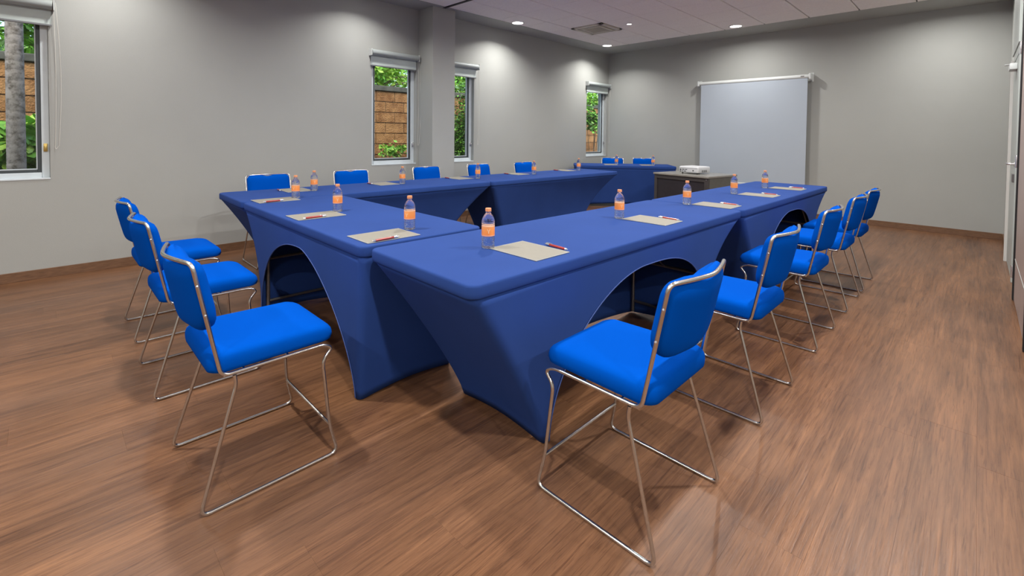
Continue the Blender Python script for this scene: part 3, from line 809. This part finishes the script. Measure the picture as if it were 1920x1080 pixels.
# ------------------------------------------------------------------ bottles, notepads, pens
ZB = .7568
def bottle(label):
    t = tag(empty('water_bottle'), label, 'bottle', 'small water bottles on the tables')
    r = .0315
    prof = [(0, .006), (.010, .004), (.018, .0005), (.027, .001), (r, .006)]
    for k in range(6):
        z = .012+k*.008; prof += [(r, z), (r-.0016, z+.004)]
    prof += [(r, .058), (r-.0012, .060), (r-.0012, .104), (r, .106)]
    for z in (.111, .117, .123): prof += [(r-.0012, z), (r, z+.003)]
    prof += [(.0300, .132), (.0265, .143), (.0205, .154), (.0150, .161), (.0118, .166), (.0118, .169), (.0148, .170), (.0148, .1715), (.0118, .172), (.0118, .176), (0, .176)]
    MB().lathe(prof, 24).build('body', M_water, t)
    MB().lathe([(r-.0007, .058), (r-.0001, .0585), (r-.0001, .1055), (r-.0007, .106)], 28).build('label', M_label, t)
    # the cap with fine ribs
    pr = [(0, .1755), (.0118, .1755), (.0122, .1725)]
    n = 40; V = []; F = []
    for rr_, z in ((.0128, .1725), (.0138, .174), (.0138, .186), (.0128, .188)):
        for k in range(n): q = rr_+(.0003 if k % 2 else -.0003); V.append((q*math.cos(2*PI*k/n), q*math.sin(2*PI*k/n), z))
    for i in range(3):
        for k in range(n): F.append((i*n+k, i*n+(k+1) % n, (i+1)*n+(k+1) % n, (i+1)*n+k))
    F.append(tuple(range(n-1, -1, -1))); F.append(tuple(3*n+k for k in range(n)))
    mk('cap', V, F, M_cap, t)
    # pale mark on the label: a small forked figure
    mb = MB()
    def patch(a0, a1, z0, z1, z2, z3):
        q = r+.0003
        mb.add([(q*math.cos(a0), q*math.sin(a0), z0), (q*math.cos(a1), q*math.sin(a1), z1), (q*math.cos(a1), q*math.sin(a1), z2), (q*math.cos(a0), q*math.sin(a0), z3)], [(0, 1, 2, 3)])
    for c in (0, PI):
        patch(c-.22, c-.01, .091, .081, .085, .096); patch(c+.01, c+.22, .081, .091, .096, .085); patch(c-.05, c+.05, .073, .073, .084, .084)
    mb.build('label_mark', M_labelmark, t)
    return t
b0 = None
BOT = [(-1.629, 1.478, 'water bottle with orange label on the nearest table, the largest in the picture'),
 (-1.638, 2.634, 'water bottle with pale cap in the middle of the first right-row table, second from front'),
 (-1.618, 3.585, 'water bottle just before the seam of the two right-row tables, under the dark cabinet'),
 (-1.622, 4.600, 'water bottle on the second right-row table, in front of the right end of the cabinet'),
 (-1.591, 5.396, 'water bottle farthest back on the right-row tables, before the projection screen'),
 (-2.249, 1.445, 'water bottle by the right notepad of the near left table, next to the foreground table'),
 (-3.086, 1.411, 'water bottle by the middle notepad of the near left table'),
 (-3.945, 1.450, 'water bottle at the left end of the near left table, by the left notepad'),
 (-4.344, 1.762, 'water bottle nearest on the left wall-side table, beside a notepad and close to another bottle'),
 (-4.36, 2.709, 'water bottle left of the pillar, in front of bare wall, on the left wall-side tables'),
 (-4.318, 3.740, 'water bottle in front of the split blue chair right of the pillar'),
 (-4.312, 4.751, 'water bottle at the right edge of the fifth chair on the second left wall-side table'),
 (-4.38, 5.858, 'water bottle at the far end of the second left wall-side table')]
xs_, ys_ = DL(8.72, 1.955); BOT.append((xs_, ys_, 'tiny water bottle on the diagonal corner table before its left chair'))
xs_, ys_ = DL(8.64, 2.615); BOT.append((xs_, ys_, 'tiny water bottle on the diagonal corner table before its right chair'))
for i, (x, y, lab) in enumerate(BOT):
    if b0 is None: b0 = bottle(lab); b0.location = (x, y, ZB); b0.rotation_euler = (0, 0, R(-38))
    else: dup(b0, (x, y, ZB), R(-38+(i*37) % 60-30), lab, group='small water bottles on the tables')
def notepad(label):
    t = tag(empty('notepad'), label, 'notepad', 'cream notepads on the tables')
    MB().box(-.150, .150, -.112, .112, 0, .0028).build('page_stack', M_paperedge, t, True)
    MB().box(-.1455, .1455, -.1075, .1075, .0028, .0034).build('top_sheet', M_paper, t, True)
    return t
p0 = None
def pad(x, y, rz, lab):
    global p0
    if p0 is None: p0 = notepad(lab); p0.location = (x, y, ZB); p0.rotation_euler = (0, 0, rz); return
    dup(p0, (x, y, ZB), rz, lab, group='cream notepads on the tables')
def pen_make(label):
    t = tag(empty('pen'), label, 'pen', 'red and silver pens by the notepads')
    X = Matrix.Rotation(R(90), 4, 'Y')
    MB().lathe([(0, -.048), (.0052, -.046), (.0060, -.02), (.0060, .045), (.0056, .058)], 12, M=X).build('barrel', M_penred, t)
    MB().lathe([(.0055, .0575), (.0036, .068), (.0008, .074), (0, .0745)], 12, M=X).build('tip', M_silver, t)
    MB().lathe([(0, -.076), (.003, -.076), (.003, -.068), (.0063, -.067), (.0063, -.0455), (0, -.0455)], 12, M=X).build('upper_barrel', M_silver, t)
    MB().box(-.068, -.030, -.0022, .0022, .0064, .0082, b=.0006).build('clip', M_silver, t)
    return t
n0 = None
def pen(x, y, rz, lab, z=ZB+.0063):
    global n0
    if n0 is None: n0 = pen_make(lab); n0.location = (x, y, z); n0.rotation_euler = (0, 0, rz); return
    dup(n0, (x, y, z), rz, lab, group='red and silver pens by the notepads')
RP = [(-1.460, 1.580, 0, 'cream notepad on the nearest table beside the largest bottle'),
      (-1.460, 2.733, 0, 'cream notepad in the middle of the first right-row table'),
      (-1.442, 3.722, 0, 'cream notepad lying across the seam region of the two right-row tables'),
      (-1.432, 4.693, 0, 'cream notepad in the middle of the second right-row table'),
      (-1.412, 5.530, 0, 'cream notepad at the far end of the second right-row table')]
for x, y, a, lab in RP: pad(x, y, a-R(.7), lab)
PL_ = [(-1.405, 1.712, 'red pen by the notepad on the nearest table, the largest pen'), (-1.400, 2.846, 'red pen by the notepad in the middle of the first right-row table'),
       (-1.385, 3.835, 'red pen by the notepad at the seam of the two right-row tables'), (-1.375, 4.812, 'red pen by the notepad in the middle of the second right-row table'),
       (-1.355, 5.650, 'red pen by the notepad at the far end of the second right-row table')]
for x, y, lab in PL_: pen(x, y, R(-6), lab, ZB+.0065)
for x, y, lab in ((-2.190, 1.252, 'cream notepad at the right end of the near left table'), (-3.020, 1.238, 'cream notepad in the middle of the near left table'), (-3.925, 1.290, 'cream notepad at the far left corner of the near left table')):
    pad(x, y, R(90-.5), lab)
for x, y, lab in ((-2.082, 1.200, 'red pen on the notepad at the right end of the near left table'), (-2.922, 1.190, 'red pen on the notepad in the middle of the near left table'), (-3.815, 1.240, 'red pen on the notepad at the far left corner of the near left table')):
    pen(x, y, R(-88), lab, ZB+.0100)
for y, lab in ((1.650, 'white looking notepad nearest on the left wall-side table, behind the two close bottles'), (2.560, 'notepad on the left wall-side table right of the second chair'),
               (3.590, 'notepad before the pillar and fourth chair on the left wall-side table'), (4.600, 'notepad before the fifth chair on the second left wall-side table'),
               (5.66, 'notepad at the far end of the second left wall-side table')):
    pad(-4.50, y, R(-1.2), lab)
    pen(-4.56, y-.125, R(172), 'red pen beside the '+lab.replace('white looking ', '').replace('notepad', 'pad', 1), ZB+.0065)
for d_, l, lab in ((8.80, 1.86, 'notepad on the diagonal corner table before its left chair'), (8.73, 2.52, 'notepad on the diagonal corner table before its right chair')):
    x, y = DL(d_, l); pad(x, y, tf+R(90), lab)

# ------------------------------------------------------------------ media cabinet and projector
cz = .70
t = tag(empty('cabinet', (-3.32, 7.09, 0), R(-9)), 'dark brown low wooden cabinet with recessed panel, in front of the projection screen', 'cabinet')
MB().box(-.495, .495, -.02, .80, cz-.028, cz, b=.004).build('top', M_cabtop, t)
fr = MB().box(-.485, -.435, 0, .03, .05, cz-.028, b=.002).box(.415, .485, 0, .03, .05, cz-.028, b=.002).box(-.435, .415, 0, .03, cz-.090, cz-.028, b=.002).box(-.435, .415, 0, .03, .05, .11, b=.002)
fr.build('front_frame', M_cabfr, t)
MB().box(-.435, .415, .016, .028, .11, cz-.090).build('front_panel', M_cabpan, t)
MB().box(-.485, -.467, .03, .785, .05, cz-.028).build('side_panel', M_cabfr, t)
MB().box(.467, .485, .03, .785, .05, cz-.028).build('side_panel', M_cabside, t)
MB().box(-.467, .467, .77, .785, .05, cz-.028).build('back_panel', M_cabfr, t)
for a in (-.44, .44):
    for b in (.06, .72): MB().lathe([(.022, 0), (.025, .02), (.02, .05)], 12, (a, b, 0)).build('caster', M_black, t)
MB().lathe([(0, .004), (.008, .003), (.009, 0)], 12, M=Matrix.Translation((.448, -.001, cz-.055)) @ Matrix.Rotation(R(90), 4, 'X')).build('corner_screw', M_silver, t)

t = tag(empty('projector', (-3.255, 7.47, cz+.001), R(-9)), 'small white video projector standing on top of the dark cabinet', 'projector')
V = []; F = []
out = rrect(.172, .175, .022, 5); n = len(out)
lev = [(.90, .020), (.975, .021), (1.0, .030), (1.0, .094), (.985, .107), (.95, .115), (.80, .120), (.3, .121)]
for k, z in lev:
    for x, y in out: V.append((x*k, y*k, z))
for i in range(len(lev)-1):
    for k in range(n): F.append((i*n+k, i*n+(k+1) % n, (i+1)*n+(k+1) % n, (i+1)*n+k))
F.append(tuple(range(n-1, -1, -1))); F.append(tuple((len(lev)-1)*n+k for k in range(n)))
mk('body', V, F, M_proj, t, True)
MB().box(-.155, .155, -.1762, -.1745, .0865, .0895).build('lid_seam', M_port, t)
for x0_, x1_, z0_, z1_ in ((-.150, -.128, .036, .060), (-.112, -.070, .048, .058), (-.060, -.020, .048, .058), (-.112, -.092, .028, .038), (-.080, -.040, .026, .036), (-.150, -.130, .020, .030), (.075, .098, .034, .050)):
    MB().box(x0_, x1_, -.1775, -.173, z0_*1.28, z1_*1.28, b=.001).build('port', M_port, t)
for k in range(5): MB().box(.1708, .1735, -.07+k*.03, -.055+k*.03, .028, .062).build('vent_slot', M_port, t)
for a, b in ((-.13, -.13), (.13, -.13), (0, .13)): MB().lathe([(.010, 0), (.011, .006), (.006, .022)], 12, (a, b, 0)).build('foot', M_black, t)
MB().lathe([(.030, 0), (.030, .010), (.024, .012), (.022, .006), (0, .004)], 20, M=Matrix.Translation((.08, .171, .065)) @ Matrix.Rotation(R(-90), 4, 'X')).build('lens', M_port, t)

# ------------------------------------------------------------------ outside: block wall, plants, trees
gr = struct('trim_4', MB().box(-16, XW-WT, -8, 20, -.25, -.15), M_soil); gr['kind'] = 'structure'
gw = tag(empty('garden_wall', (-8.1, 0, -.15)), 'garden wall of orange sandstone blocks with dark concrete coping outside the windows', 'wall')
MB().box(-.10, .085, -6, 16, 0, 2.26).build('mortar_core', M_mortar, gw)
MB().box(-.14, .13, -6, 16, 2.255, 2.35, b=.01).build('coping', M_cap_c, gw)
bs = {}
rest_b = MB(); rb = random.Random(5)
VR = [(-1.7, .25), (3.9, 5.8), (5.9, 7.5), (10.6, 12.6)]
for r_ in range(12):
    z = 2.255-.1995*(r_+1); y = -6+(.20 if r_ % 2 else 0)
    while y < 16:
        vis_ = any(a-.4 < y < b for a, b in VR) and r_ < 9
        L_ = .393
        if vis_:
            key = rb.randrange(4)
            if key not in bs:
                d_ = [rb.uniform(-.004, .006) for _ in range(4)]
                bs[key] = MB().add([(0,0,0),(0,L_,0),(0,L_,.193),(0,0,.193),(.095+d_[0],.005,.005),(.095+d_[1],L_-.005,.005),(.095+d_[2],L_-.005,.188),(.095+d_[3],.005,.188)],
                    [(0,1,5,4),(1,2,6,5),(2,3,7,6),(3,0,4,7),(4,5,6,7)]).build('block', M_block, gw)
                o = bs[key]
            else: o = link('block', bs[key].data, None, gw)
            o.location = (.004, y, z)
        else:
            rest_b.box(.004, .099, y, min(y+L_, 16), z, z+.193)
        y += .4
tag(rest_b.build('blocks', M_block, gw), kind='stuff')

def leafcloud(name, c, rad, n, size, mats, seed, parent=None, droop=.4):
    rn = random.Random(seed); groups = [MB() for _ in mats]
    # clumps of leaves rather than a uniform ball
    cl = [Vector((c[0]+rn.gauss(0, .45)*rad[0], c[1]+rn.gauss(0, .45)*rad[1], c[2]+rn.gauss(0, .45)*rad[2])) for _ in range(max(4, n//45))]
    for k in range(n):
        p = rn.choice(cl) + Vector((rn.gauss(0, .16)*rad[0], rn.gauss(0, .16)*rad[1], rn.gauss(0, .16)*rad[2]))
        s = size*rn.uniform(.6, 1.25)
        a = rn.uniform(0, 2*PI); d_ = Vector((math.cos(a), math.sin(a), rn.uniform(-1.2, .6))).normalized()
        sdv = d_.cross(Vector((rn.uniform(-1, 1), rn.uniform(-1, 1), .6))).normalized(); nn = d_.cross(sdv)
        V = [p, p+d_*s*.35+sdv*s*.26+nn*s*.05, p+d_*s*.75+sdv*s*.2+nn*s*.03, p+d_*s, p+d_*s*.75-sdv*s*.2+nn*s*.03, p+d_*s*.35-sdv*s*.26+nn*s*.05, p+d_*s*.5-nn*s*.02]
        F = [(0, 1, 6), (1, 2, 6), (2, 3, 6), (3, 4, 6), (4, 5, 6), (5, 0, 6)]
        groups[rn.randrange(len(mats))].add(V, F)
    for g_, m_ in zip(groups, mats): tag(g_.build(name, m_, parent), kind='stuff')
def plant(x, y, rad, n, size, mats, seed, label, z0=-.15, h=.8, cat='shrub', stems=5):
    t = tag(empty('shrub', (x, y, z0)), label, cat)
    leafcloud('leaves', (0, 0, h), rad, n, size, mats, seed, t)
    rn = random.Random(seed); mb = MB()
    for k in range(stems):
        a = rn.uniform(0, 2*PI); mb.tube([(0.03*math.cos(a), .03*math.sin(a), 0), (rad[0]*.25*math.cos(a), rad[1]*.25*math.sin(a), h*.6), (rad[0]*.5*math.cos(a), rad[1]*.5*math.sin(a), h+rad[2]*.4)], [.012, .008, .004], 6)
    mb.build('stem', M_bark, t)
LM, LD, LL = M_leaf[1], M_leaf[0], M_leaf[2]
plant(-7.55, -.16, (.16, .55, .42), 1100, .20, [LM, LL, LM], 11, 'bright green broad-leaved shrub behind the palm trunk outside the leftmost window', h=1.18)
plant(-7.45, 4.35, (.28, .28, .22), 330, .075, [LM, LL, LM], 13, 'small bright green shrub at the foot of the block wall left of the pillar', h=1.12)
plant(-7.62, 6.3, (.14, .75, .85), 9000, .06, [LD, LD, LM], 14, 'dark climbing ivy on the block wall seen through the window right of the pillar', h=1.25)
plant(-7.40, 10.5, (.22, .60, .30), 900, .10, [LM, LM, LD], 15, 'dark green shrub against the block wall seen through the farthest window', h=1.85)
def tree(x, y, h, r, n, size, mats, seed, label, tr_=.09):
    t = tag(empty('tree', (x, y, -.15)), label, 'tree')
    rn = random.Random(seed)
    MB().tube([(0, 0, 0), (.05, .03, h*.4), (-.03, .08, h*.75), (0, 0, h)], [tr_, tr_*.8, tr_*.6, tr_*.35], 10).build('trunk', M_bark, t)
    mb = MB()
    for k in range(9):
        a = rn.uniform(0, 2*PI); z = h*rn.uniform(.5, .95); q = rn.uniform(.5, .9)
        mb.tube([(0, 0, z), (r*q*.5*math.cos(a), r*q*.5*math.sin(a), z+.15), (r*q*math.cos(a), r*q*math.sin(a), z+.2)], [.03, .018, .006], 6)
    mb.build('branches', M_bark, t)
    leafcloud('leaves', (0, 0, h), (r, r, r*.75), n, size, mats, seed, t)
tree(-9.6, .2, 2.9, 1.1, 2300, .16, [LD, LM, LM], 21, 'green tree above the block wall outside the leftmost window')
tree(-9.3, 5.3, 2.75, 1.0, 2600, .12, [LM, LL, LL], 22, 'light green tree above the block wall, seen left of the pillar')
tree(-9.9, 8.3, 2.8, 1.1, 2400, .11, [LM, LD, LL], 23, 'green tree above the block wall, seen right of the pillar')
tree(-9.4, 13.2, 2.7, 1.2, 2600, .13, [LM, LL, LM], 24, 'green tree above the block wall outside the farthest window')
tree(-12.5, -3.2, 3.4, 1.7, 1800, .22, [LD, LM], 25, 'dark green tree far left beyond the block wall')
tree(-12.5, 9.5, 3.6, 1.8, 2000, .2, [LD, LM, LL], 26, 'large green tree farther back beyond the block wall')

# palm trunk with ring scars
def palm_mat():
    m, nt, b = newmat('palm_bark'); L = nt.links.new; b.inputs['Roughness'].default_value = .9
    g = node(nt, 'ShaderNodeTexCoord'); n = node(nt, 'ShaderNodeTexNoise'); n.inputs['Scale'].default_value = 14; n.inputs['Detail'].default_value = 8; n.inputs['Roughness'].default_value = .7
    L(g.outputs['Object'], n.inputs['Vector'])
    r = node(nt, 'ShaderNodeValToRGB'); r.color_ramp.elements[0].position = .35; r.color_ramp.elements[0].color = (.12, .10, .08, 1)
    r.color_ramp.elements[1].position = .55; r.color_ramp.elements[1].color = (.40, .36, .33, 1)
    L(n.outputs[0], r.inputs[0]); L(r.outputs[0], b.inputs['Base Color'])
    bp = node(nt, 'ShaderNodeBump'); bp.inputs['Strength'].default_value = .7; bp.inputs['Distance'].default_value = .01; L(n.outputs[0], bp.inputs['Height']); L(bp.outputs[0], b.inputs['Normal'])
    return m
t = tag(empty('palm_tree', (-7.05, -.205, -.15)), 'pale ringed palm trunk standing outside the leftmost window', 'tree')
rn = random.Random(9); P = []; rr_ = []
z = 0
while z < 4.2:
    rad_ = .078-.004*z
    P += [(0.004*math.sin(z*2), .0, z), (.004*math.sin(z*2), .0, z+.012), (.004*math.sin(z*2), 0, z+.02)]; rr_ += [rad_, rad_*.975, rad_*.99]
    z += rn.uniform(.07, .12)
MB().tube(P, rr_, 20).build('trunk', palm_mat(), t)
